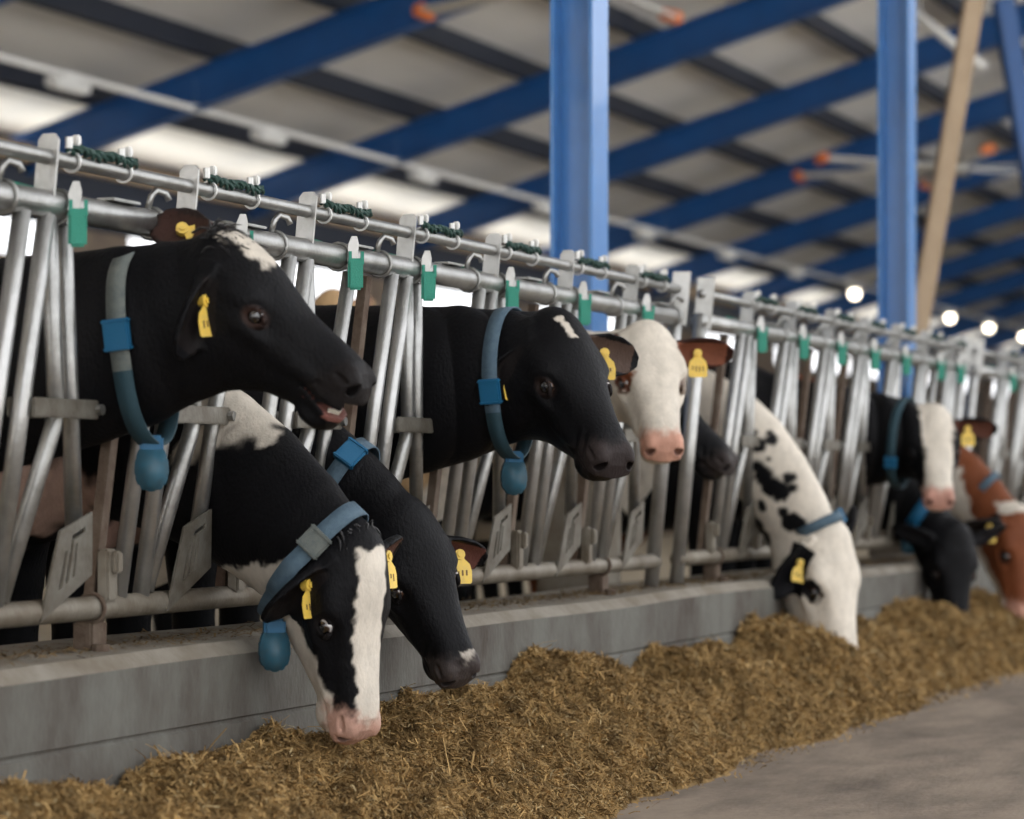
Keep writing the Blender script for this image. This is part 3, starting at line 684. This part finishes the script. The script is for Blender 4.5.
cows.append(dict(seed=1, label='black cow with white forehead patch, head raised and mouth open, wearing a grey collar', body=(5.97, .42), poll=(5.95, -.318, 1.374), muz=(5.95, -.698, 1.100), up=(-.10, -.6, .8), open=.055, sub=2,
    neck=(NS(5.97, .62, 1.08), (5.95, .30, 1.11), (5.94, -.02, 1.125), None), nk=(.275, .245, .205, .160), nb=(.155, .125, .108, .095), size=.905,
    ears=ears(((-.87, .22, -.33), (.06, -.85, .5), (-.045, .07, -.025)), ((.38, -.45, -.80), (.8, -.1, .45))), dear=(-1,), base=BLACK, eari=(.06, .032, .026), earc={1: (.03, .022, .02), -1: BLACK}, lock=(420, .07, .012, .028), rim=(.035, .02, .016),
    pat=[(hp(lambda x, y, z: np.minimum(np.minimum(.150-x, x-.012), np.minimum(.050-np.abs(y), z+.03))), WHITE, .012, .05, .008),
         (lambda co, q, inh, nk: np.where(inh, -1, np.minimum(np.minimum(.80-co[:, 2], .62-co[:, 1]), co[:, 1]-.1)), PINK*.9+.1, .05, .25, .02)],
    tags=[(1, .10, 1, (0, -.9, -.25), (-.85, -.45, .35)), (-1, .06, 1, (0, -.25, -1), (-.36, -.93, .1))],
    collar=dict(p=(5.945, -.135, 1.15), axis=(0, -1, .10), m='strapg', w=.046, dark=True, slack=.035, bits=[(80, .06, 'buckle', 'buckle'), (180, .05, 'pend', 'pendant')], face=(-.9, -.4, 0))))
cows.append(dict(seed=2, label='black cow with white blaze eating with head down, pale blue strap, near the kerb end', body=(6.66, .48), poll=(6.50, -.425, .722), muz=(6.50, -.462, .312), up=(-.32, -.94, .05), sub=2, size=.915,
    neck=(NS(6.66, .68, 1.06), (6.64, .30, 1.03), (6.60, -.04, .92), None), nk=(.27, .235, .195, .160),
    ears=ears(((-.15, 1, -.35), (.6, .3, .7)), ((.62, -.50, -.60), (.6, .1, .75))), dear=(-1,), base=BLACK, earc={1: BLACK, -1: BLACK}, nose=(.50, .30, .23), white_eye=True, gaze=(.55, 1, -.25), lock=(160, .03, .015, .03),
    pat=[(hp(lambda x, y, z: np.minimum(np.minimum(.045+.008*np.clip((x-.1)/.4, 0, 1)-np.abs(y+.004+.012*np.sin(x*11)), z+.045+.06*np.clip((x-.42)/.1, 0, 1)), x-.035)), WHITE*1.12, .008, .06, .005),
         (hp(lambda x, y, z: np.minimum(-z-.165+.085*np.clip((x-.15)/.3, 0, 1), x-.05)), WHITE*.9, .012, .07, .008),
         (lambda co, q, inh, nk: np.where(nk & ~inh, .12-np.linalg.norm((co-np.array((6.6, -.07, 1.03)))*np.array((.5, .75, 1.2)), axis=1), -1), WHITE*.85, .05, .2, .012),
         (lambda co, q, inh, nk: np.where(inh & (q[:, 0] > -.02), -1, np.minimum(np.minimum(.61-co[:, 2], .30-co[:, 1]), co[:, 1]+.25)), PINK*.6+WHITE*.45, .02, .2, .02),
         (lambda co, q, inh, nk: .10-np.linalg.norm((co-np.array((6.50, .45, .82)))*np.array((.5, .7, 1)), axis=1), PINK*.7+WHITE*.3, .03, .2, .015)],
    tags=[(-1, .07, 1, (.1, .15, -1), (-.28, -.95, .1)), (1, .10, 1, (0, 0, -1), (-.2, -1, .1))],
    collar=dict(p=(6.556, -.308, .68), axis=(.05, -.72, -.66), m='strap', w=.045, slack=.012, pend_at=(6.47, -.215, .50), bits=[(75, .05, 'strapg', 'buckle'), (180, .05, 'pend', 'pendant')], face=(-.8, -.6, 0))))
cows.append(dict(seed=3, label='black cow lowering its head behind the white-blazed cow, ear tag facing forward', body=(7.30, .48), poll=(7.20, -.250, .785), muz=(7.18, -.430, .405), up=(-.62, -.72, .3), sub=2, size=.90,
    neck=(NS(7.30, .68, 1.06), (7.28, .30, .97), (7.26, 0, .91), None), nk=(.26, .21, .165, .140),
    ears=ears(((.45, 1, -.25), (.8, -.3, .55), (.11, .07, -.07)), ((.0, -1, -.50), (.8, -.1, .5))), base=BLACK, earc={1: BLACK, -1: BLACK}, eari=(.12, .05, .04), nose=(.05, .04, .037), 
    pat=[(lambda co, q, inh, nk: .11-np.linalg.norm((co-np.array((7.17, .45, .70)))*np.array((.5, .7, 1)), axis=1), PINK*.6+WHITE*.1, .03, .2, .015), (hp(lambda x, y, z: np.minimum(np.minimum(x-.455, z+.085), .03-np.abs(y-.028))), WHITE, .006, .04, .006)],
    tags=[(1, .11, 1, (0, 0, -1), (-.80, -.55, .2)), (-1, .10, 1, (0, 0, -1), (-.1, -1, 0))],
    collar=dict(p=(7.27, -.085, .875), axis=(0, -.75, -.5), m='strap', w=.045, slack=.03, bits=[(62, .06, 'buckle', 'buckle')])))
cows.append(dict(seed=4, label='black cow with small white star, head raised sideways, blue collar with pendant', body=(7.98, .46), poll=(7.95, -.400, 1.315), muz=(7.74, -.685, .935), up=(-.35, -.45, .65), sub=2, size=.99,
    neck=(NS(7.98, .64, 1.06), (7.97, .32, 1.08), (7.96, 0, 1.11), None), nk=(.32, .28, .225, .165), nb=(.155, .125, .11, .095),
    ears=ears(((.12, 1, -.15), (.75, .1, .6)), ((.25, -.5, -.82), (.8, -.1, .45))), dear=(-1,), base=BLACK, earc={1: BLACK, -1: BLACK}, eari=(.07, .045, .035), rim=(.022, .014, .012), nose=(.035, .027, .026), 
    pat=[(hp(lambda x, y, z: np.minimum(.012-np.abs(y+.018-.25*(x-.08)), np.minimum(x-.045, .125-x))), WHITE, .005, .04, .004),
         (hp(lambda x, y, z: np.minimum(np.minimum(x-.475, z+.075), .010-np.abs(y-.058))), WHITE, .003, .04, .004)],
    tags=[(1, .085, 1, (0, 0, -1), (-.9, -.35, .15)), (-1, .09, 1, (.0, -.15, -.9), (-.55, -.8, .1))],
    collar=dict(p=(7.955, -.270, 1.115), axis=(-.05, -1, .05), m='strap', w=.045, dark=True, slack=.03, bits=[(95, .06, 'buckle', 'buckle'), (180, .05, 'pend', 'pendant')], face=(-.8, -.6, 0))))
cows.append(dict(seed=5, label='white-faced cow with brown ears and pink nose looking at the camera', body=(9.36, .50), poll=(9.26, -.265, 1.360), muz=(8.98, -.42, 1.0), up=(-.75, -.45, .62), sub=1, size=.96,
    neck=(NS(9.36, .66, 1.08), (9.34, .34, 1.12), (9.32, .02, 1.16), None), nk=(.25, .21, .17, .13),
    ears=ears(((.05, 1, .02), (.95, .1, .3)), ((.05, -1, .02), (.95, -.1, .3))), base=WHITE*1.1, earc={1: (.035, .014, .010), -1: (.10, .03, .014)}, eari=(.20, .075, .045), nose=(.55, .30, .22), rim=(.10, .04, .025),
    pat=[(hp(lambda x, y, z: .034-np.sqrt((x-.215)**2+((y+.088)*.8)**2+((z+.055)*.7)**2)), BROWN, .012, .05, .008),
         (lambda co, q, inh, nk: np.where(inh, -1, np.minimum(co[:, 1]-.45, co[:, 2]-.85)), TAN, .12, .5, .03)],
    tags=[(1, .09, 1, (0, 0, -1), (-.92, -.35, .1))]))
cows.append(dict(seed=6, label='black cow muzzle behind the bars, left of the black-spotted white cow', body=(10.78, .85), poll=(10.76, .20, 1.26), muz=(10.74, -.180, .945), up=(-.1, -.6, .8), sub=1, h=.012, size=.93,
    neck=((10.78, 1.05, 1.12), (10.78, .85, 1.14), (10.77, .55, 1.18), None), ears=ears(((-.9, .4, 0), (.3, .5, .6)), ((-.9, -.35, 0), (.3, -.5, .6))), base=BLACK, nose=(.04, .032, .03)))
def spots7(co, q, inh, nk):
    v = np.full(len(co), -1.)
    for px, py, r in ((757, 433, .018), (757, 447, .022), (770, 433, .014), (761, 445, .04), (772, 440, .03), (771, 459, .013), (760, 467, .035), (766, 476, .05), (773, 486, .052), (782, 492, .045), (752, 478, .02), (791, 478, .03), (794, 488, .025), (762, 506, .028), (786, 512, .028), (793, 522, .05), (801, 526, .04), (752, 528, .045), (758, 540, .05), (761, 552, .035), (748, 534, .02), (786, 500, .012)):
        b = at_x(px, py, 11.36); v = np.maximum(v, r*.84-np.sqrt((co[:, 1]-b[1])**2+(co[:, 2]-b[2])**2))
    return np.where((q[:, 0] < .02) & (co[:, 1] < .45), v, -1)
cows.append(dict(seed=7, label='white cow with black spots bending down to the feed', body=(11.46, .50), poll=(11.40, -.365, .680), muz=(11.34, -.455, .215), up=(-.42, -.90, .25), sub=1, size=1.15,
    neck=(NS(11.46, .70, 1.06), (11.44, .22, 1.28), (11.42, -.10, 1.02), None), nk=(.25, .19, .16, .155), nb=(.155, .12, .10, .10),
    ears=ears(((-.7, .7, -.2), (.6, .3, .6)), ((.72, -.48, -.50), (.6, -.3, .6))), base=WHITE*1.15, earc={1: BLACK, -1: BLACK}, eari=BLACK*1.5, nose=(.62, .36, .28), rim=DARK,
    pat=[(spots7, BLACK, .006, .06, .008), (hp(lambda x, y, z: .036-np.sqrt((x-.205)**2+((np.abs(y)-.10)*.5)**2+((z+.062)*.9)**2)), BLACK, .010, .05, .006),
         (lambda co, q, inh, nk: np.where((co[:, 1] > .5) & ~inh, .0, -1), BLACK, .3, .5, .05)],
    tags=[(-1, .065, 1, (.0, .25, -1), (-.75, -.6, .15))],
    collar=dict(p=(11.41, -.340, .70), axis=(.05, -.42, -.9), m='strap', w=.04, slack=.02, bits=[(300, .05, 'buckle', 'buckle')])))
cows.append(dict(seed=8, label='black cow with a broad white face and pink nose, looking at the camera', body=(13.36, .50), poll=(13.36, -.335, 1.185), muz=(13.00, -.455, .745), up=(-.85, -.35, .65), sub=1, h=.011, size=.98,
    neck=(NS(13.36, .68, 1.08), (13.38, .34, 1.08), (13.38, .0, 1.04), None), nk=(.28, .26, .21, .15),
    ears=ears(((.05, 1, .05), (.9, .1, .3)), ((.0, -1, -.45), (.85, -.2, .2))), base=BLACK, earc={1: BLACK, -1: BLACK}, eari=(.12, .05, .035), nose=(.50, .27, .21),
    pat=[(hp(lambda x, y, z: np.minimum(.080-.016*np.clip(x/.3, 0, 1)-np.abs(y-.008)+.03*np.clip((x-.38)/.1, 0, 1), z+.085+.1*np.clip((x-.38)/.1, 0, 1))), WHITE*1.1, .010, .07, .008),
         (lambda co, q, inh, nk: np.where(inh & (q[:, 0] > 0), -1, np.minimum(np.minimum(.88-co[:, 2]+.25*(co[:, 1]+.1), .15-co[:, 1]), co[:, 1]+.30)), WHITE, .02, .2, .012)],
    tags=[(1, .075, 1, (0, 0, -1), (-.9, -.4, .1)), (-1, .09, 1, (.1, -.3, -.8), (-.9, -.4, .1))],
    collar=dict(p=(13.37, -.19, 1.03), axis=(-.05, -1, -.1), m='strapd', w=.04, slack=.02, bits=[(120, .04, 'buckle', 'buckle')])))
cows.append(dict(seed=9, label='all black cow eating head down below the broad white-faced cow', body=(14.02, .50), poll=(13.92, -.33, .645), muz=(13.85, -.37, .185), up=(-.75, -.62, .15), sub=1, h=.011, size=1.0,
    neck=(NS(14.02, .70, 1.04), (14.0, .3, .98), (13.98, -.04, .82), None), ears=ears(((-.35, 1, 0), (.8, .1, .4)), ((-.35, -1, -.3), (.8, -.1, .4))), base=BLACK, earc={1: BLACK, -1: BLACK}, eari=BLACK*3,
    collar=dict(p=(13.965, -.20, .77), axis=(.05, -.8, -.55), m='buckle', w=.06, slack=.06, bits=[(180, .05, 'pend', 'pendant')], face=(-.8, -.6, 0))))
cows.append(dict(seed=10, label='brown and white cow eating head down at the far end of the row', body=(14.72, .50), poll=(14.60, -.51, .72), muz=(14.56, -.58, .235), up=(-.45, -.90, .1), sub=1, h=.011, size=1.02,
    neck=(NS(14.72, .70, 1.06), (14.70, .26, 1.08), (14.66, -.14, 1.00), None), ears=ears(((-.3, 1, -.1), (.7, .2, .5)), ((-.0, -.8, -.55), (.8, -.4, .2))), base=BROWN, earc={1: BROWN*.4, -1: DARK}, eari=DARK, nose=(.55, .3, .22),
    pat=[(hp(lambda x, y, z: -z-.20+.09*np.clip((x-.15)/.3, 0, 1)), WHITE, .012, .08, .008),
         (hp(lambda x, y, z: np.minimum(.03-np.abs(x+.01), z+.08)), WHITE, .01, .08, .008)],
    tags=[(-1, .07, 1, (0, 0, -1), (-.85, -.5, .1))],
    collar=dict(p=(14.64, -.36, .86), axis=(.0, -.7, -.65), m='strap', w=.04, slack=.02)))
# cows standing further back in the barn
cows.append(dict(seed=11, far=1, label='tan cow standing inside the barn, raised head seen over the nose of the open-mouthed cow', body=(13.30, 3.27), yaw=30, poll=(13.00, 2.47, 1.75), muz=(12.75, 2.17, 1.40), up=(-.5, -.5, .6), sub=0, h=.014, size=.98,
    neck=((13.35, 3.42, 1.14), (13.25, 3.12, 1.28), (13.15, 2.82, 1.46), None), ears=ears(((-.5, 1, -.3), (.7, .2, .5)), ((-.5, -1, -.3), (.7, -.2, .5))), base=TAN*1.25, eari=PINK*.6, nose=PINK,
    pat=[(wp(lambda x, y, z: .8-z), WHITE*.8, .15, .5, .05)]))
cows.append(dict(seed=12, far=1, label='pale cow standing inside the barn behind the black-spotted white cow', body=(15.2, 3.4), yaw=60, poll=(14.35, 2.75, 1.15), muz=(14.05, 2.55, .7), up=(-.5, -.5, .3), sub=0, h=.014, size=.95,
    neck=((15.3, 3.5, 1.10), (15.0, 3.25, 1.14), (14.7, 3.0, 1.14), None), ears=ears(((-.3, 1, 0), (.7, .2, .5)), ((-.3, -1, 0), (.7, -.2, .5))), base=WHITE*.8, eari=PINK*.6, nose=PINK,
    pat=[(wp(lambda x, y, z: np.where(z > .9, .02, -.1)), BROWN, .12, .5, .03)]))
cows.append(dict(seed=13, far=1, label='brown cow standing inside the barn behind the far end of the row', body=(18.6, 2.0), yaw=20, poll=(18.3, 1.22, 1.2), muz=(18.2, 1.05, .75), up=(-.5, -.8, .3), sub=0, h=.014, size=.95,
    neck=((18.65, 2.2, 1.10), (18.55, 1.85, 1.14), (18.42, 1.55, 1.16), None), ears=ears(((-.3, 1, 0), (.7, .2, .5)), ((-.3, -1, 0), (.7, -.2, .5))), base=BROWN*1.2, eari=PINK*.6, nose=PINK,
    pat=[(wp(lambda x, y, z: .75-z), WHITE*.8, .15, .5, .05)]))
for c in cows:
    make_cow(c)

# ------------------------------------------------------------------ feed: heaped silage with loose chopped stalks
def feed_h(x, y):
    p = np.stack([x, y, np.zeros_like(x)], -1).reshape(-1, 3); sh = x.shape
    edge = .57 + .07*np.exp(-((x-8.3)/1.2)**2) + .05*np.sin(x*1.9+.6) + .03*np.sin(x*4.7) + .03*noise(p, .35, 3).reshape(sh)
    t = np.clip((-y-.15)/edge, 0, 1.2)
    base = .262 + .03*np.sin(x*2.2+1.9) + .02*np.sin(x*5.3) - .05*np.clip((7.0-x)/1.0, 0, 1) - .05*np.exp(-((x-6.15)/.2)**2)
    h = base*np.clip(1-t**1.7, -1, 1) + .035*noise(p, .55, 5).reshape(sh)*np.clip((1-t)*3, 0, 1)
    h = h + .016*noise(p, .16, 6).reshape(sh)*np.clip((1-t)*4, 0, 1) + .007*noise(p, .05, 8).reshape(sh)*np.clip((1-t)*4, 0, 1)
    return np.where(t >= 1, -.01, h)
def hue(p, seed, lo=.6, hi=1.25):
    n = np.clip(.5+.5*noise(p, .13, seed)+RNG.normal(0, .18, len(p)), 0, 1)[:, None]
    return np.array((.205, .125, .047))*(1-n) + np.array((.50, .325, .132))*n
FV, FQ, FC = [], [], []; nv = 0
for xa, xb, st in ((3.6, 10, .014), (10, 16, .022), (16, 30, .05)):
    gx = np.arange(xa, xb+st, st); gy = np.arange(-.95, -.145, st); Xg, Yg = np.meshgrid(gx, gy, indexing='ij'); Z = feed_h(Xg, Yg)
    V = np.stack([Xg, Yg, Z], -1).reshape(-1, 3); I = np.arange(len(V)).reshape(Xg.shape)
    Q = np.stack([I[:-1, :-1], I[1:, :-1], I[1:, 1:], I[:-1, 1:]], -1).reshape(-1, 4); FV.append(V); FQ.append(Q+nv); FC.append(hue(V, 9)*.75); nv += len(V)
def flakes(n, xa, xb, ln, wd):
    global nv
    x = RNG.uniform(xa, xb, n*2); y = RNG.uniform(-.86, -.16, n*2); z = feed_h(x, y); k = (z > .003) | (RNG.random(len(x)) < .12*np.clip((y+.9)/.25, 0, 1)**2); x, y, z = x[k][:n], y[k][:n], np.maximum(z[k][:n], .001); n = len(x)
    a = RNG.uniform(0, 2*math.pi, n); el = RNG.normal(0, .42, n); d = np.stack([np.cos(a)*np.cos(el), np.sin(a)*np.cos(el), np.sin(el)], 1); sd_ = np.stack([-np.sin(a), np.cos(a), RNG.normal(0, .5, n)], 1)
    sd_ /= np.linalg.norm(sd_, axis=1, keepdims=True); L = ln*RNG.lognormal(0, .5, n)[:, None]; w = wd*RNG.uniform(.5, 1.4, n)[:, None]; c0 = np.stack([x, y, z + .006 + np.abs(np.sin(el))*L[:, 0]*.2], 1)
    bend = np.stack([np.zeros(n), np.zeros(n), np.abs(RNG.normal(0, .12, n))*L[:, 0]], 1)
    V = np.stack([c0-d*L/2-sd_*w/2, c0-d*L/2+sd_*w/2, c0+sd_*w/2+bend, c0-sd_*w/2+bend, c0+d*L/2+sd_*w/2, c0+d*L/2-sd_*w/2], 1).reshape(-1, 3)
    b = np.arange(n)[:, None]*6; Q = np.concatenate([b+np.array([[0, 1, 2, 3]]), b+np.array([[3, 2, 4, 5]])]); C = hue(c0, 9)*RNG.uniform(.75, 1.35, (n, 1))
    br = RNG.random(n) < .05; C[br] = np.array((.55, .42, .22))*RNG.uniform(.7, 1.1, (br.sum(), 1)); FV.append(V); FQ.append(Q+nv); FC.append(np.repeat(C, 6, 0)); nv += len(V)
flakes(190000, 4.4, 10, .016, .0033); flakes(80000, 10, 16, .024, .006); flakes(16000, 16, 28, .05, .014); flakes(900, 4.6, 12, .06, .0028)
def cap_flakes(n):
    global nv
    x = RNG.uniform(4.5, 16, n); y = RNG.normal(.03, .07, n).clip(-.12, .24); a = RNG.uniform(0, 6.28, n); L = .008*RNG.lognormal(0, .5, n); w = .0025
    d = np.stack([np.cos(a)*L, np.sin(a)*L, RNG.normal(0, .15, n)*L], 1); e = np.stack([-np.sin(a)*w, np.cos(a)*w, np.zeros(n)], 1); c0 = np.stack([x, y, .4745+RNG.uniform(0, .008, n)], 1)
    V = np.stack([c0-d-e, c0+d-e, c0+d+e, c0-d+e], 1).reshape(-1, 3); FV.append(V); FQ.append(np.arange(n*4).reshape(-1, 4)+nv); FC.append(np.repeat(hue(c0, 4)*.5, 4, 0)); nv += len(V)
cap_flakes(9000)
me = np_mesh('silage_feed', np.concatenate(FV), np.concatenate(FQ)); set_col(me, 'Coat', np.concatenate(FC))
tag(link('silage_feed', me, M['feed']), 'long heap of brown chopped silage along the foot of the kerb', 'feed', kind='stuff')
